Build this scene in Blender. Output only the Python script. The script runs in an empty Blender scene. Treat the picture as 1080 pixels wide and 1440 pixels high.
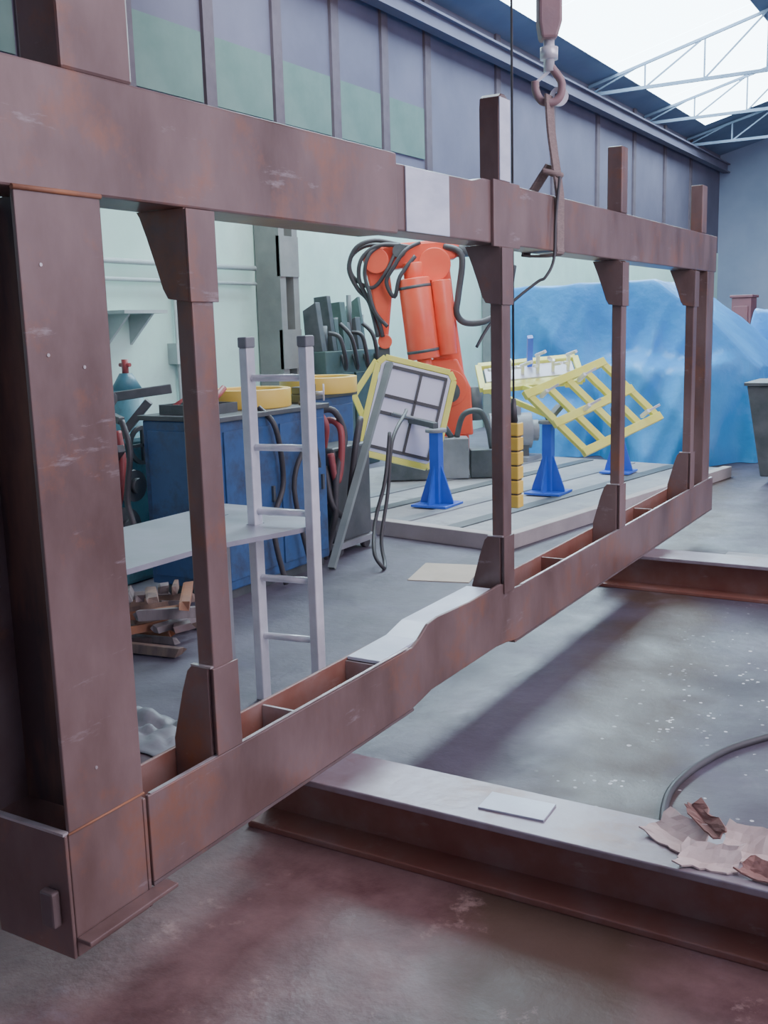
import bpy, math, random
from mathutils import Vector, Matrix, noise
random.seed(4)
scene=bpy.context.scene
COL=scene.collection
# ------------------------------------------------------------ materials
def new_mat(name):
    m=bpy.data.materials.new(name); m.use_nodes=True
    nt=m.node_tree; b=nt.nodes["Principled BSDF"]
    return m,nt,b
def mat(name,c1,c2=None,scale=6.0,rough=0.5,metal=0.0,bump=0.15,detail=6,c3=None,stretch=None,world=False,lo=.35,hi=.65,spec=.5,dist=0.0,spots=None,bdist=.01,bscale=5,spotr=(.55,.72),spotscale=3.1,scuff=None):
    m,nt,b=new_mat(name)
    c2=c2 or tuple(x*.75 for x in c1)
    tc=nt.nodes.new("ShaderNodeTexCoord"); mp=nt.nodes.new("ShaderNodeMapping")
    if world:
        g=nt.nodes.new("ShaderNodeNewGeometry"); nt.links.new(g.outputs["Position"],mp.inputs[0])
    else: nt.links.new(tc.outputs["Object"],mp.inputs[0])
    if stretch: mp.inputs["Scale"].default_value=stretch
    n=nt.nodes.new("ShaderNodeTexNoise"); n.inputs["Scale"].default_value=scale; n.inputs["Detail"].default_value=detail; n.inputs["Roughness"].default_value=.58
    n.inputs["Distortion"].default_value=dist
    nt.links.new(mp.outputs[0],n.inputs["Vector"])
    r=nt.nodes.new("ShaderNodeValToRGB"); r.color_ramp.elements[0].position=lo; r.color_ramp.elements[1].position=hi
    r.color_ramp.elements[0].color=(*c1,1); r.color_ramp.elements[1].color=(*c2,1)
    if c3:
        e=r.color_ramp.elements.new((lo+hi)/2); e.color=(*c3,1)
    nt.links.new(n.outputs["Fac"],r.inputs[0]); out=r.outputs[0]
    def layer(out,col,sc,rg,st=None):
        n3=nt.nodes.new("ShaderNodeTexNoise"); n3.inputs["Scale"].default_value=sc; n3.inputs["Detail"].default_value=9; n3.inputs["Roughness"].default_value=.7
        if st:
            m3=nt.nodes.new("ShaderNodeMapping"); m3.inputs["Scale"].default_value=st; nt.links.new(tc.outputs["Object"],m3.inputs[0]); nt.links.new(m3.outputs[0],n3.inputs["Vector"])
        else: nt.links.new(tc.outputs["Object"],n3.inputs["Vector"])
        r3=nt.nodes.new("ShaderNodeValToRGB"); r3.color_ramp.elements[0].position=rg[0]; r3.color_ramp.elements[1].position=rg[1]
        nt.links.new(n3.outputs["Fac"],r3.inputs[0])
        x=nt.nodes.new("ShaderNodeMix"); x.data_type='RGBA'; nt.links.new(r3.outputs[0],x.inputs[0]); nt.links.new(out,x.inputs[6]); x.inputs[7].default_value=(*col,1); return x.outputs[2]
    if spots: out=layer(out,spots,spotscale,spotr)
    if scuff: out=layer(out,scuff,6,(.62,.78),(1,.6,3))
    nt.links.new(out,b.inputs["Base Color"])
    n2=nt.nodes.new("ShaderNodeTexNoise"); n2.inputs["Scale"].default_value=scale*bscale; n2.inputs["Detail"].default_value=4
    nt.links.new(mp.outputs[0],n2.inputs["Vector"])
    mr=nt.nodes.new("ShaderNodeMapRange"); mr.inputs[3].default_value=max(.05,rough-.15); mr.inputs[4].default_value=min(1,rough+.15)
    nt.links.new(n.outputs["Fac"],mr.inputs[0]); nt.links.new(mr.outputs[0],b.inputs["Roughness"])
    if bump:
        bp=nt.nodes.new("ShaderNodeBump"); bp.inputs["Strength"].default_value=bump; bp.inputs["Distance"].default_value=bdist
        nt.links.new(n2.outputs["Fac"],bp.inputs["Height"]); nt.links.new(bp.outputs[0],b.inputs["Normal"])
    b.inputs["Metallic"].default_value=metal
    b.inputs["Specular IOR Level"].default_value=spec
    return m
M={}
M['rust']=mat("rusty_mill_steel",(.078,.040,.033),(.225,.148,.138),scale=3.0,rough=.36,metal=.25,bump=.15,stretch=(1,1,.5),spots=(.26,.095,.04),spotr=(.52,.75),lo=.3,hi=.7,detail=10,scuff=(.36,.30,.31))
M['rust2']=mat("rusty_primer_steel",(.18,.058,.040),(.23,.125,.105),scale=4,rough=.45,metal=.15,c3=(.21,.085,.06),bump=.15,scuff=(.32,.22,.20))
M['rustw']=mat("dark_rust_streaked_steel",(.035,.018,.015),(.30,.125,.06),scale=2.4,rough=.5,metal=.15,bump=.1,stretch=(1.5,1.5,.35),lo=.42,hi=.72)
M['rustd']=mat("dark_mill_scale_steel",(.085,.050,.047),(.14,.105,.105),scale=4,rough=.5,metal=.2,spots=(.20,.09,.055))
M['topfl']=mat("grey_worn_flange",(.20,.15,.16),(.33,.30,.34),scale=5,rough=.36,metal=.3,spots=(.22,.11,.08))
M['orange_rust']=mat("orange_rust",(.34,.13,.05),(.22,.09,.05),scale=9,rough=.7)
M['bright']=mat("ground_bright_steel",(.60,.68,.80),(.80,.88,.98),scale=5,rough=.35,metal=.15,stretch=(1,1,3),bump=.04)
M['edge']=mat("worn_bright_edge_steel",(.42,.36,.34),(.60,.57,.58),scale=14,rough=.35,metal=.5,bump=.05)
M['plate']=mat("grey_steel_sheet",(.25,.25,.29),(.34,.34,.40),scale=6,rough=.35,metal=.3,bump=.05)
M['alu']=mat("aluminium",(.76,.77,.82),(.88,.89,.94),scale=14,rough=.35,metal=.3,bump=.03)
M['black']=mat("black_rubber",(.02,.02,.022),(.04,.04,.045),rough=.55,bump=.03)
M['dark']=mat("dark_painted_metal",(.03,.042,.045),(.07,.08,.085),rough=.5,bump=.05)
M['dgreen']=mat("dark_green_machine_paint",(.025,.055,.05),(.05,.095,.085),scale=5,rough=.55,bump=.1,spots=(.02,.03,.03))
M['red']=mat("robot_orange_paint",(.80,.065,.028),(.86,.11,.045),scale=3,rough=.36,bump=.02)
M['redd']=mat("dull_red_paint",(.32,.045,.045),(.22,.04,.045),scale=5,rough=.5)
M['muted']=mat("muted_dark_red_paint",(.17,.05,.06),(.13,.045,.055),scale=5,rough=.6)
M['hook']=mat("haze_tinted_red_brown_paint",(.30,.17,.175),(.23,.15,.16),scale=5,rough=.5)  # pinkish haze is mixed into the red paint colour
M['blue']=mat("machine_blue_paint",(.016,.065,.19),(.030,.105,.27),scale=3,rough=.42,bump=.05,spots=(.02,.03,.06),spotr=(.46,.66))
M['blues']=mat("stand_blue_paint",(.01,.07,.50),(.015,.10,.62),scale=4,rough=.4,bump=.03)
M['teal']=mat("teal_paint",(.04,.17,.22),(.07,.24,.28),scale=5,rough=.5,spots=(.03,.07,.08))
M['yellow']=mat("fixture_yellow_paint",(.80,.76,.08),(.87,.85,.18),scale=4,rough=.42,bump=.03)
M['yel2']=mat("warm_yellow_paint",(.85,.54,.05),(.90,.64,.10),scale=4,rough=.42,bump=.03)
M['white']=mat("pale_panel",(.66,.68,.84),(.76,.78,.92),scale=3,rough=.35,bump=.02)
M['strap']=mat("grey_brown_webbing",(.17,.12,.11),(.25,.19,.17),scale=30,rough=.9,bump=.4,stretch=(1,1,5))
M['wood']=mat("splintered_wood",(.36,.24,.17),(.13,.09,.08),scale=8,rough=.8,stretch=(1,1,.25),bump=.3)
M['wood2']=mat("grey_weathered_wood",(.28,.245,.24),(.12,.10,.10),scale=8,rough=.8,stretch=(1,1,.25),bump=.3)
M['card']=mat("cardboard",(.58,.48,.38),(.50,.42,.33),scale=5,rough=.85)
M['leather']=mat("dusty_pale_cardboard",(.80,.68,.62),(.62,.48,.43),scale=5,rough=.9,bump=.3)
M['gdark']=mat("red_brown_scrap",(.34,.17,.14),(.22,.12,.10),scale=9,rough=.9,bump=.4)
M['mint']=mat("mint_wall_paint",(.42,.68,.57),(.56,.80,.70),scale=.9,rough=.7,world=True,bump=.08,c3=(.49,.75,.64),spots=(.36,.52,.48),spotr=(.53,.8),spotscale=.6)
M['upper']=mat("haze_tinted_grey_cladding",(.070,.064,.095),(.100,.092,.130),scale=.8,rough=.95,world=True,bump=.1,spec=.1)  # violet haze is painted into the cladding colour
M['glassg']=mat("murky_green_window_pane",(.060,.098,.088),(.092,.132,.118),scale=1.6,rough=.9,bump=.03,spec=.1)
M['mull']=mat("brown_mullion_paint",(.060,.045,.058),(.080,.062,.076),scale=4,rough=.95,spec=.1)
M['col']=mat("brown_grey_column_paint",(.19,.20,.185),(.13,.14,.135),scale=3,rough=.6)
M['pbar']=mat("grey_green_bar_paint",(.22,.27,.26),(.15,.19,.19),scale=3,rough=.6)
M['pipe']=mat("grey_pipe_paint",(.38,.46,.44),(.30,.36,.36),scale=5,rough=.5)
M['endw']=mat("haze_blue_gable_cladding",(.17,.205,.29),(.24,.275,.37),scale=.5,rough=.9,world=True,bump=.05,spec=.1)  # bluish haze of the far end is part of this colour
M['roof']=mat("roof_sheeting",(.085,.12,.19),(.13,.17,.25),scale=.6,rough=.95,world=True,bump=.05,spec=.1)
M['truss']=mat("truss_steel",(.08,.12,.18),(.12,.16,.23),scale=3,rough=.9)
M['platf']=mat("dusty_platform_steel",(.22,.22,.235),(.35,.345,.35),scale=3,rough=.6,metal=.1,spots=(.14,.13,.13))
M['conc']=mat("beige_platform_kerb",(.40,.36,.345),(.52,.47,.45),scale=4,rough=.8)
M['greybox']=mat("grey_machine_paint",(.16,.175,.19),(.24,.26,.28),scale=4,rough=.5)
def emis(name,c,s):
    m,nt,b=new_mat(name); b.inputs["Base Color"].default_value=(*c,1)
    b.inputs["Emission Color"].default_value=(*c,1); b.inputs["Emission Strength"].default_value=s; return m
M['sky']=emis("sunlit_skylight_glazing",(.64,.86,1.0),30.0)
M['fill_glow']=emis("added_fill_glow",(.88,.80,1.0),3.8)  # glow for added, unseen fill panels
M['tarp']=mat("blue_tarpaulin",(.012,.20,.55),(.030,.34,.76),scale=.8,rough=.48,bump=.35,c3=(.018,.27,.66),bdist=.04,bscale=9,spec=.35)
def floor_mat():
    m,nt,b=new_mat("stained_workshop_concrete"); N=nt.nodes; L=nt.links
    g=N.new("ShaderNodeNewGeometry"); P=g.outputs["Position"]
    sx=N.new("ShaderNodeSeparateXYZ"); L.new(P,sx.inputs[0])
    def nz(s,d=6,v=None,ro=.6):
        n=N.new("ShaderNodeTexNoise"); n.inputs["Scale"].default_value=s; n.inputs["Detail"].default_value=d; n.inputs["Roughness"].default_value=ro; L.new(v or P,n.inputs["Vector"]); return n.outputs["Fac"]
    def ramp(inp,a,ca,bb,cb):
        r=N.new("ShaderNodeValToRGB"); r.color_ramp.elements[0].position=a; r.color_ramp.elements[0].color=(*ca,1); r.color_ramp.elements[1].position=bb; r.color_ramp.elements[1].color=(*cb,1); L.new(inp,r.inputs[0]); return r.outputs[0]
    def mix(f,a,c):
        x=N.new("ShaderNodeMix"); x.data_type='RGBA'; L.new(f,x.inputs[0])
        for i,v in ((6,a),(7,c)):
            if isinstance(v,tuple): x.inputs[i].default_value=(*v,1)
            else: L.new(v,x.inputs[i])
        return x.outputs[2]
    def math_(op,a,bv,cl=False):
        x=N.new("ShaderNodeMath"); x.operation=op; x.use_clamp=cl
        for i,v in ((0,a),(1,bv)):
            if isinstance(v,(int,float)): x.inputs[i].default_value=v
            else: L.new(v,x.inputs[i])
        return x.outputs[0]
    def step(inp,a,bb,o0,o1):
        mr=N.new("ShaderNodeMapRange"); mr.inputs[1].default_value=a; mr.inputs[2].default_value=bb; mr.inputs[3].default_value=o0; mr.inputs[4].default_value=o1; L.new(inp,mr.inputs[0]); return mr.outputs[0]
    base=ramp(nz(1.6,9,None,.65),.35,(.046,.040,.054),.68,(.100,.090,.124))  # purple cast of the haze is put into the concrete colour
    y2=math_('ADD',sx.outputs["Y"],math_('MULTIPLY',nz(1.8,3),1.0))
    near=step(y2,3.0,3.5,1,0)
    dirt=ramp(nz(3.2,10,None,.72),.36,(.070,.030,.030),.66,(.19,.105,.100))
    c=mix(near,base,dirt)
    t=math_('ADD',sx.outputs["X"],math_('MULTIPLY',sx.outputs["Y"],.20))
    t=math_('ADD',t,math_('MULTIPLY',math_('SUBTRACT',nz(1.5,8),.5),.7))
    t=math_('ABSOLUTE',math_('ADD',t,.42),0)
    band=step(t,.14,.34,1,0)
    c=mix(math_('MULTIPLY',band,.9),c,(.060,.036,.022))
    def specks(s,r,g1,g2):
        vo=N.new("ShaderNodeTexVoronoi"); vo.inputs["Scale"].default_value=s; L.new(P,vo.inputs["Vector"])
        dd=math_('ADD',vo.outputs["Distance"],math_('MULTIPLY',nz(70,2),.16))
        sp=ramp(dd,r,(1,1,1),r+.03,(0,0,0))
        gate=ramp(nz(g1,3),.45,(0,0,0),.51,(1,1,1)); gate2=ramp(nz(g2,1),.49,(0,0,0),.52,(1,1,1))
        return math_('MULTIPLY',math_('MULTIPLY',sp,gate),gate2)
    reg=math_('MULTIPLY',step(sx.outputs["Y"],2.7,2.9,0,1),math_('MULTIPLY',step(sx.outputs["Y"],5.2,6,1,.1),step(sx.outputs["X"],-1.4,-1.0,0,1)))
    c=mix(math_('MULTIPLY',specks(15,.20,1.7,9),reg),c,(.84,.83,.82))
    c=mix(math_('MULTIPLY',specks(24,.24,1.3,7),reg),c,(.74,.73,.74))
    pa=ramp(nz(3.6,9,None,.75),.60,(0,0,0),.68,(1,1,1))
    c=mix(math_('MULTIPLY',math_('MULTIPLY',pa,near),.50),c,(.38,.25,.22))
    pb=ramp(nz(2.3,9,None,.75),.58,(0,0,0),.66,(1,1,1))
    c=mix(math_('MULTIPLY',pb,.20),c,(.23,.20,.25))
    L.new(c,b.inputs["Base Color"]); b.inputs["Specular IOR Level"].default_value=.4
    rr=ramp(nz(2.5),.3,(.36,.36,.36),.7,(.66,.66,.66)); L.new(rr,b.inputs["Roughness"])
    bp=N.new("ShaderNodeBump"); bp.inputs["Strength"].default_value=.3; bp.inputs["Distance"].default_value=.02; L.new(nz(12,9),bp.inputs["Height"]); L.new(bp.outputs[0],b.inputs["Normal"])
    return m
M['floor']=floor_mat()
# ------------------------------------------------------------ builder
class B:
    def __init__(s,m=None): s.v=[]; s.f=[]; s.sm=[]; s.m=m or Matrix.Identity(4)
    def add(s,vs,fs,sm=False,m=None):
        o=len(s.v); mm=s.m@m if m is not None else s.m
        s.v+=[mm@Vector(p) for p in vs]; s.f+=[tuple(i+o for i in f) for f in fs]; s.sm+=[sm]*len(fs) if not isinstance(sm,list) else sm
        return s
    def box(s,x0,x1,y0,y1,z0,z1,m=None):
        vs=[(x,y,z) for x in (x0,x1) for y in (y0,y1) for z in (z0,z1)]
        return s.add(vs,[(0,1,3,2),(4,6,7,5),(0,4,5,1),(2,3,7,6),(0,2,6,4),(1,5,7,3)],m=m)
    def prism(s,pts,ax,a,b,m=None):
        n=len(pts)
        def p(u,v,w):
            return {0:(w,u,v),1:(u,w,v),2:(u,v,w)}[ax]
        vs=[p(u,v,a) for u,v in pts]+[p(u,v,b) for u,v in pts]
        fs=[tuple(range(n))[::-1],tuple(range(n,2*n))]+[(i,(i+1)%n,n+(i+1)%n,n+i) for i in range(n)]
        return s.add(vs,fs,m=m)
    def cyl(s,p0,p1,r0,r1=None,n=16,m=None):
        r1=r0 if r1 is None else r1
        p0=Vector(p0);p1=Vector(p1); d=(p1-p0).normalized(); a=d.orthogonal().normalized(); c=d.cross(a)
        vs=[];fs=[]
        for p,r in((p0,r0),(p1,r1)):
            for i in range(n):
                t=2*math.pi*i/n; vs.append(p+a*math.cos(t)*r+c*math.sin(t)*r)
        fs=[(i,(i+1)%n,n+(i+1)%n,n+i) for i in range(n)]; sm=[True]*n
        fs+=[tuple(range(n))[::-1],tuple(range(n,2*n))]; sm+=[False,False]
        return s.add(vs,fs,sm,m=m)
    def bar(s,p0,p1,w,h,m=None,upv=(0,0,1)):
        p0=Vector(p0);p1=Vector(p1); d=(p1-p0); L=d.length; d.normalize(); u=Vector(upv)
        if abs(d.dot(u))>.98: u=Vector((0,1,0))
        a=d.cross(u).normalized(); c=a.cross(d)
        vs=[p+a*i*w/2+c*j*h/2 for p in(p0,p1) for i,j in((-1,-1),(1,-1),(1,1),(-1,1))]
        return s.add(vs,[(3,2,1,0),(4,5,6,7),(0,1,5,4),(1,2,6,5),(2,3,7,6),(3,0,4,7)],m=m)
    def tube(s,pts,r,n=8,closed=False,flat=None,smooth=6,m=None):
        P=[Vector(p) for p in pts]
        if smooth and len(P)>2:
            Q=[]; k=len(P); rng=k if closed else k-1
            for i in range(rng):
                if closed: a,b,c,d=P[(i-1)%k],P[i],P[(i+1)%k],P[(i+2)%k]
                else: a,b,c,d=P[max(i-1,0)],P[i],P[i+1],P[min(i+2,k-1)]
                for j in range(smooth):
                    t=j/smooth
                    Q.append(.5*((2*b)+(c-a)*t+(2*a-5*b+4*c-d)*t*t+(3*b-a-3*c+d)*t**3))
            if not closed: Q.append(P[-1])
            P=Q
        k=len(P); vs=[];fs=[]; up=None
        for i,p in enumerate(P):
            if closed: d=P[(i+1)%k]-P[i-1]
            else: d=P[min(i+1,k-1)]-P[max(i-1,0)]
            if d.length<1e-9: d=Vector((0,0,1))
            d.normalize()
            if up is None: up=d.orthogonal().normalized() if flat is None else Vector(flat)
            up=(up-d*up.dot(d)); 
            if up.length<1e-4: up=d.orthogonal()
            up.normalize(); c=d.cross(up)
            rr=r
            ru,rc=(rr,rr) if not isinstance(rr,(list,tuple)) else rr
            for j in range(n):
                t=2*math.pi*(j+.5)/n; vs.append(p+up*math.cos(t)*ru+c*math.sin(t)*rc)
        rng=k if closed else k-1
        for i in range(rng):
            for j in range(n):
                fs.append((i*n+j,i*n+(j+1)%n,((i+1)%k)*n+(j+1)%n,((i+1)%k)*n+j))
        sm=[n>4]*len(fs)
        if not closed:
            fs+=[tuple(range(n))[::-1],tuple(range((k-1)*n,k*n))]; sm+=[False,False]
        return s.add(vs,fs,sm,m=m)
    def ring(s,c,r_in,r_out,z0,z1,n=40,m=None):
        vs=[]
        for r,z in((r_in,z0),(r_out,z0),(r_out,z1),(r_in,z1)):
            for i in range(n):
                t=2*math.pi*i/n; vs.append((c[0]+r*math.cos(t),c[1]+r*math.sin(t),z))
        fs=[];sm=[]
        for k in range(4):
            for i in range(n):
                fs.append((k*n+i,k*n+(i+1)%n,((k+1)%4)*n+(i+1)%n,((k+1)%4)*n+i)); sm.append(k in(1,3))
        return s.add(vs,fs,sm,m=m)
def mesh_obj(name,b,mt,parent=None,bevel=0,solid=0,subsurf=0):
    me=bpy.data.meshes.new(name)
    if parent is not None:
        iv=WM[parent.name].inverted(); vs=[iv@v for v in b.v]; loc=None
    else:
        xs=[v.x for v in b.v]; ys=[v.y for v in b.v]; zs=[v.z for v in b.v]
        loc=Vector(((min(xs)+max(xs))/2,(min(ys)+max(ys))/2,min(zs))); vs=[v-loc for v in b.v]
    me.from_pydata([tuple(v) for v in vs],[],b.f); me.validate(); 
    if len(me.polygons)==len(b.sm):
        for p_,sm in zip(me.polygons,b.sm): p_.use_smooth=sm
    me.materials.append(M[mt]); me.update()
    import bmesh
    bm=bmesh.new(); bm.from_mesh(me); bmesh.ops.recalc_face_normals(bm,faces=bm.faces); bm.to_mesh(me); bm.free()
    o=bpy.data.objects.new(name,me); COL.objects.link(o)
    if parent is not None: o.parent=parent; WM[o.name]=WM[parent.name].copy()
    else: o.location=loc; WM[o.name]=Matrix.Translation(loc)
    if subsurf:
        md=o.modifiers.new("sub",'SUBSURF'); md.levels=subsurf; md.render_levels=subsurf
    if bevel:
        md=o.modifiers.new("bevel",'BEVEL'); md.width=bevel; md.segments=2; md.limit_method='ANGLE'; md.angle_limit=math.radians(50)
    if solid:
        md=o.modifiers.new("solid",'SOLIDIFY'); md.thickness=solid
    return o
WM={}
def tag(o,label,cat,group=None,kind=None):
    o["label"]=label; o["category"]=cat
    if group: o["group"]=group
    if kind: o["kind"]=kind
    return o
def thing(name,label,cat,mat4,group=None):
    e=bpy.data.objects.new(name,None); e.empty_display_size=.1; COL.objects.link(e)
    if not isinstance(mat4,Matrix): mat4=Matrix.Translation(Vector(mat4))
    e.matrix_basis=mat4; WM[e.name]=mat4.copy()
    return tag(e,label,cat,group)
def single(name,label,cat,b,mt,group=None,**k):
    return tag(mesh_obj(name,b,mt,None,**k),label,cat,group)
def structure(name,b,mt,**k):
    o=mesh_obj(name,b,mt,None,**k); o["kind"]="structure"; return o
def part(name,b,mt,parent,label=None,**k):
    o=mesh_obj(name,b,mt,parent,**k)
    if label: o["label"]=label
    return o
def axes(o,x,y,z):
    m=Matrix.Identity(4)
    for i,a in enumerate((x,y,z)):
        a=Vector(a).normalized()
        for j in range(3): m[j][i]=a[j]
    for j in range(3): m[j][3]=o[j]
    return m
R0=Vector((.857,.515,0)); FH=Vector((-.515,.857,0)); UZ=Vector((0,0,1))
# ------------------------------------------------------------ room
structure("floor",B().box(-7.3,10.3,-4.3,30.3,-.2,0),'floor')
structure("wall_west",B().box(-7.3,-7,-4,30,0,3.35),'mint')
structure("wall_west_upper",B().box(-7.3,-7.02,-4,30,3.35,6.0),'upper')
structure("wall_north",B().box(-7.3,10.3,30,30.3,0,8.3),'endw')
structure("wall_south",B().box(-7.3,10.3,-4.3,-4,0,8.3),'endw')
structure("wall_east",B().box(10,10.3,-4,30,0,6.0),'endw')
y=5.05
wn=0
while y<13:
    wn+=1
    structure("window_%d"%wn,B().box(-7.02,-7.0,y+.10,y+1.05,3.84,4.50),'glassg')
    y+=1.15
y=5.05; i=0
while y<29:
    i+=1
    structure("trim_%d"%i,B().box(-7.02,-6.98,y-.07,y+.09,3.36,6.0),'mull'); y+=1.15 if y<13 else 2.3
def rz(x): return 5.95+.26*(x+7) if x<=1.5 else 8.16-.26*(x-1.5)
def roofstrip(b,x0,x1,y0,y1,t=.08):
    b.prism([(x0,rz(x0)),(x1,rz(x1)),(x1,rz(x1)+t),(x0,rz(x0)+t)],1,y0,y1)
SX0,SX1,SY0,SY1=-6.45,-4.0,8.5,26
b=B(); roofstrip(b,-7.3,SX0,-4.3,30.3); roofstrip(b,SX1,1.5,-4.3,30.3); roofstrip(b,SX0,SX1,-4.3,SY0); roofstrip(b,SX0,SX1,SY1,30.3)
roofstrip(b,1.5,4,-4.3,30.3); roofstrip(b,7,10.3,-4.3,30.3); roofstrip(b,4,7,-4.3,-2); roofstrip(b,4,7,26,30.3)
structure("ceiling",b,'roof')
yy=SY0
while yy<SY1-.1:
    wn+=1; b=B(); roofstrip(b,SX0,SX1,yy+.01,yy+3.49,.03); structure("window_%d"%wn,b,'sky'); yy+=3.5
yy=-2
while yy<25.9:
    wn+=1; b=B(); roofstrip(b,4,7,yy+.03,yy+6.97,.03); structure("window_%d"%wn,b,'fill_glow'); yy+=7.0  # added glowing strips in the unseen east roof, to fill the hall with light
for yy in (-3,7,17):
    wn+=1; structure("window_%d"%wn,B().box(9.97,10.0,yy,yy+8,2.2,4.8),'fill_glow')  # added glowing panels on the unseen east wall, for fill light
tg="roof trusses"
for Y in (19.5,23,26.5):
    b=B(); 
    z0=5.75
    b.bar((-7,Y,z0),(1.5,Y,z0),.05,.06)
    b.bar((-7,Y,rz(-7)-.06),(1.5,Y,rz(1.5)-.06),.05,.05)
    xs=[-7+1.06*j for j in range(9)]
    for j,x in enumerate(xs):
        b.bar((x,Y,z0),(x,Y,rz(x)-.05),.028,.028)
        if j<8: b.bar((xs[j],Y,z0),(xs[j+1],Y,rz(xs[j+1])-.05),.028,.028)
    tag(mesh_obj("roof_truss",b,'truss'),"blue grey steel roof truss with diagonal lattice members","roof truss",tg)
b=B().box(-6.90,-6.72,-3.9,29.9,5.45,5.48).box(-6.82,-6.79,-3.9,29.9,5.48,5.66).box(-6.90,-6.72,-3.9,29.9,5.66,5.69)
single("crane_runway_beam","long painted steel crane runway beam high on the wall","beam",b,'upper')
for Y in (9.25,14.9,20.5):
    b=B().box(-6.98,-6.66,Y-.17,Y-.07,0,3.34).box(-6.98,-6.66,Y+.07,Y+.17,0,3.34)
    z=.2
    while z<3.1:
        b.box(-6.70,-6.65,Y-.17,Y+.17,z,z+.42); z+=.98
    b.box(-6.98,-6.64,Y-.18,Y+.18,3.30,3.36)
    single("building_column","brown grey built-up steel column with batten plates against the wall","column",b,'col',group="building columns")
for nm,z,r,lab in (("wall_pipe",2.26,.028,"pale pipe running along the mint wall"),("wall_pipe",2.10,.02,"thin pale pipe running along the mint wall")):
    b=B().tube([(-6.93,3,z),(-6.93,9.0,z-.01)],r,smooth=0)
    for Y in (4,6,8): b.box(-7.0,-6.9,Y-.02,Y+.02,z-.05,z+.05)
    single(nm,lab,"pipe",b,'pipe',group="pipes on the wall")
b=B().tube([(-6.95,7.75,2.05),(-6.95,7.75,.0)],.025,smooth=0).box(-7,-6.88,7.65,7.85,1.3,1.5)
single("wall_conduit","vertical conduit with a small junction box on the mint wall","conduit",b,'pipe')
sh=thing("wall_shelf","small pale shelf bracketed to the mint wall","shelf",(-6.9,6.95,1.75))
part("board",B().box(-7,-6.65,6.75,7.3,1.78,1.81),'pipe',sh)
part("bracket",B().prism([(-7,1.78),(-6.7,1.78),(-7,1.5)],1,6.85,6.88),'pipe',sh)
part("bracket",B().prism([(-7,1.78),(-6.7,1.78),(-7,1.5)],1,7.15,7.18),'pipe',sh)
# ------------------------------------------------------------ main frame
XF=-1.77; XB=-1.93
FR=thing("steel_frame","large welded rusty brown box-beam frame resting on I beams","steel frame",(XF-.08,1.5,.215))
part("top_beam",B().box(XB,XF,1.1,3.09,1.905,2.165),'rust',FR,bevel=.006)
part("top_beam",B().prism([(3.092,1.918),(7.62,1.915),(7.62,2.16),(3.80,2.16),(3.70,2.142),(3.092,2.138)],0,XB,XF-.018),'rust',FR,bevel=.006)
part("cover_plate",B().box(XF-.0175,XF-.011,3.17,3.49,1.92,2.135),'bright',FR,"bright ground steel plate",bevel=.002)
part("cover_plate",B().box(XF-.0175,XF-.004,3.86,4.12,1.905,2.163),'rust',FR,"rusty doubler plate",bevel=.002)
prof=[(1.76,.225),(3.10,.225),(3.18,.236),(3.26,.250),(3.84,.250),(3.95,.240),(4.05,.225),(7.62,.225),(7.62,.455),(4.10,.460),(4.02,.465),(3.95,.500),(3.88,.514),(3.60,.508),(3.32,.520),(3.24,.512),(3.17,.474),(3.12,.456),(1.76,.46)]
part("front_plate",B().prism(prof,0,XF-.012,XF),'rust',FR,bevel=.003)
part("back_plate",B().box(XB,XB+.012,1.76,7.62,.225,.46),'rust2',FR,bevel=.003)
part("bottom_plate",B().box(XB,XF,1.76,3.12,.215,.2245),'rustd',FR)
part("bottom_plate",B().box(XB+.0125,XF-.0125,3.125,4.03,.2525,.262),'rustd',FR)
part("bottom_plate",B().box(XB,XF,4.035,7.62,.215,.2245),'rustd',FR)
part("front_edge",B().box(XF-.011,XF-.001,1.77,3.09,.4605,.463),'edge',FR,"bright worn steel edge")
part("front_edge",B().box(XF-.011,XF-.001,4.12,7.60,.4585,.462),'edge',FR,"bright worn steel edge")
for Y in (2.42,2.90,4.7,6.2):
    part("diaphragm",B().box(XB+.0125,XF-.0125,Y,Y+.01,.2255,.450),'edge' if Y<3 else 'rust2',FR,"cross plate inside the beam")
part("cover_plate",B().prism([(2.912,.452),(3.18,.456),(3.30,.484),(3.86,.486),(3.86,.498),(3.30,.496),(3.18,.468),(2.912,.464)],0,XB+.013,XF-.0125),'bright',FR,"bright ground steel cover plate",bevel=.002)
XE=-2.03
b=B().box(XE,XF,1.49,1.50,.165,.475).box(XE,XE+.012,1.502,1.74,.165,.475).box(XE,XF,1.741,1.752,.165,.459).box(XF-.012,XF,1.502,1.739,.165,.475)
part("corner_box",b,'rust',FR,bevel=.003)
part("rim_edge",B().box(XE,XF,1.486,1.502,.4755,.482),'edge',FR,"bright worn steel edge")
part("bottom_flange",B().box(XF+.001,XF+.045,1.50,1.80,.205,.217),'rust',FR,bevel=.003)
part("lug",B().box(-1.845,-1.80,1.465,1.489,.245,.335),'rustd',FR,bevel=.006)
part("corner_post",B().box(XF-.012,XF,1.505,1.745,.4755,1.904).box(XF-.20,XF-.0125,1.733,1.745,.47,1.904),'rust',FR,bevel=.003)
part("corner_web",B().box(XE+.0125,XF-.0125,1.60,1.612,.475,1.904),'rustw',FR,"dark web plate with rust streaks")
part("corner_back_flange",B().box(XE,XE+.012,1.505,1.745,.4755,1.904),'rustd',FR)
part("weld_seam",B().tube([(XF+.001,1.5,1.905),(XF+.001,1.745,1.905)],.006,smooth=0),'orange_rust',FR,"orange rusty weld seam")
part("weld_seam",B().tube([(XF+.001,1.5,.475),(XF+.001,1.745,.475)],.003,smooth=0),'orange_rust',FR,"orange rusty weld seam")
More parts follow.
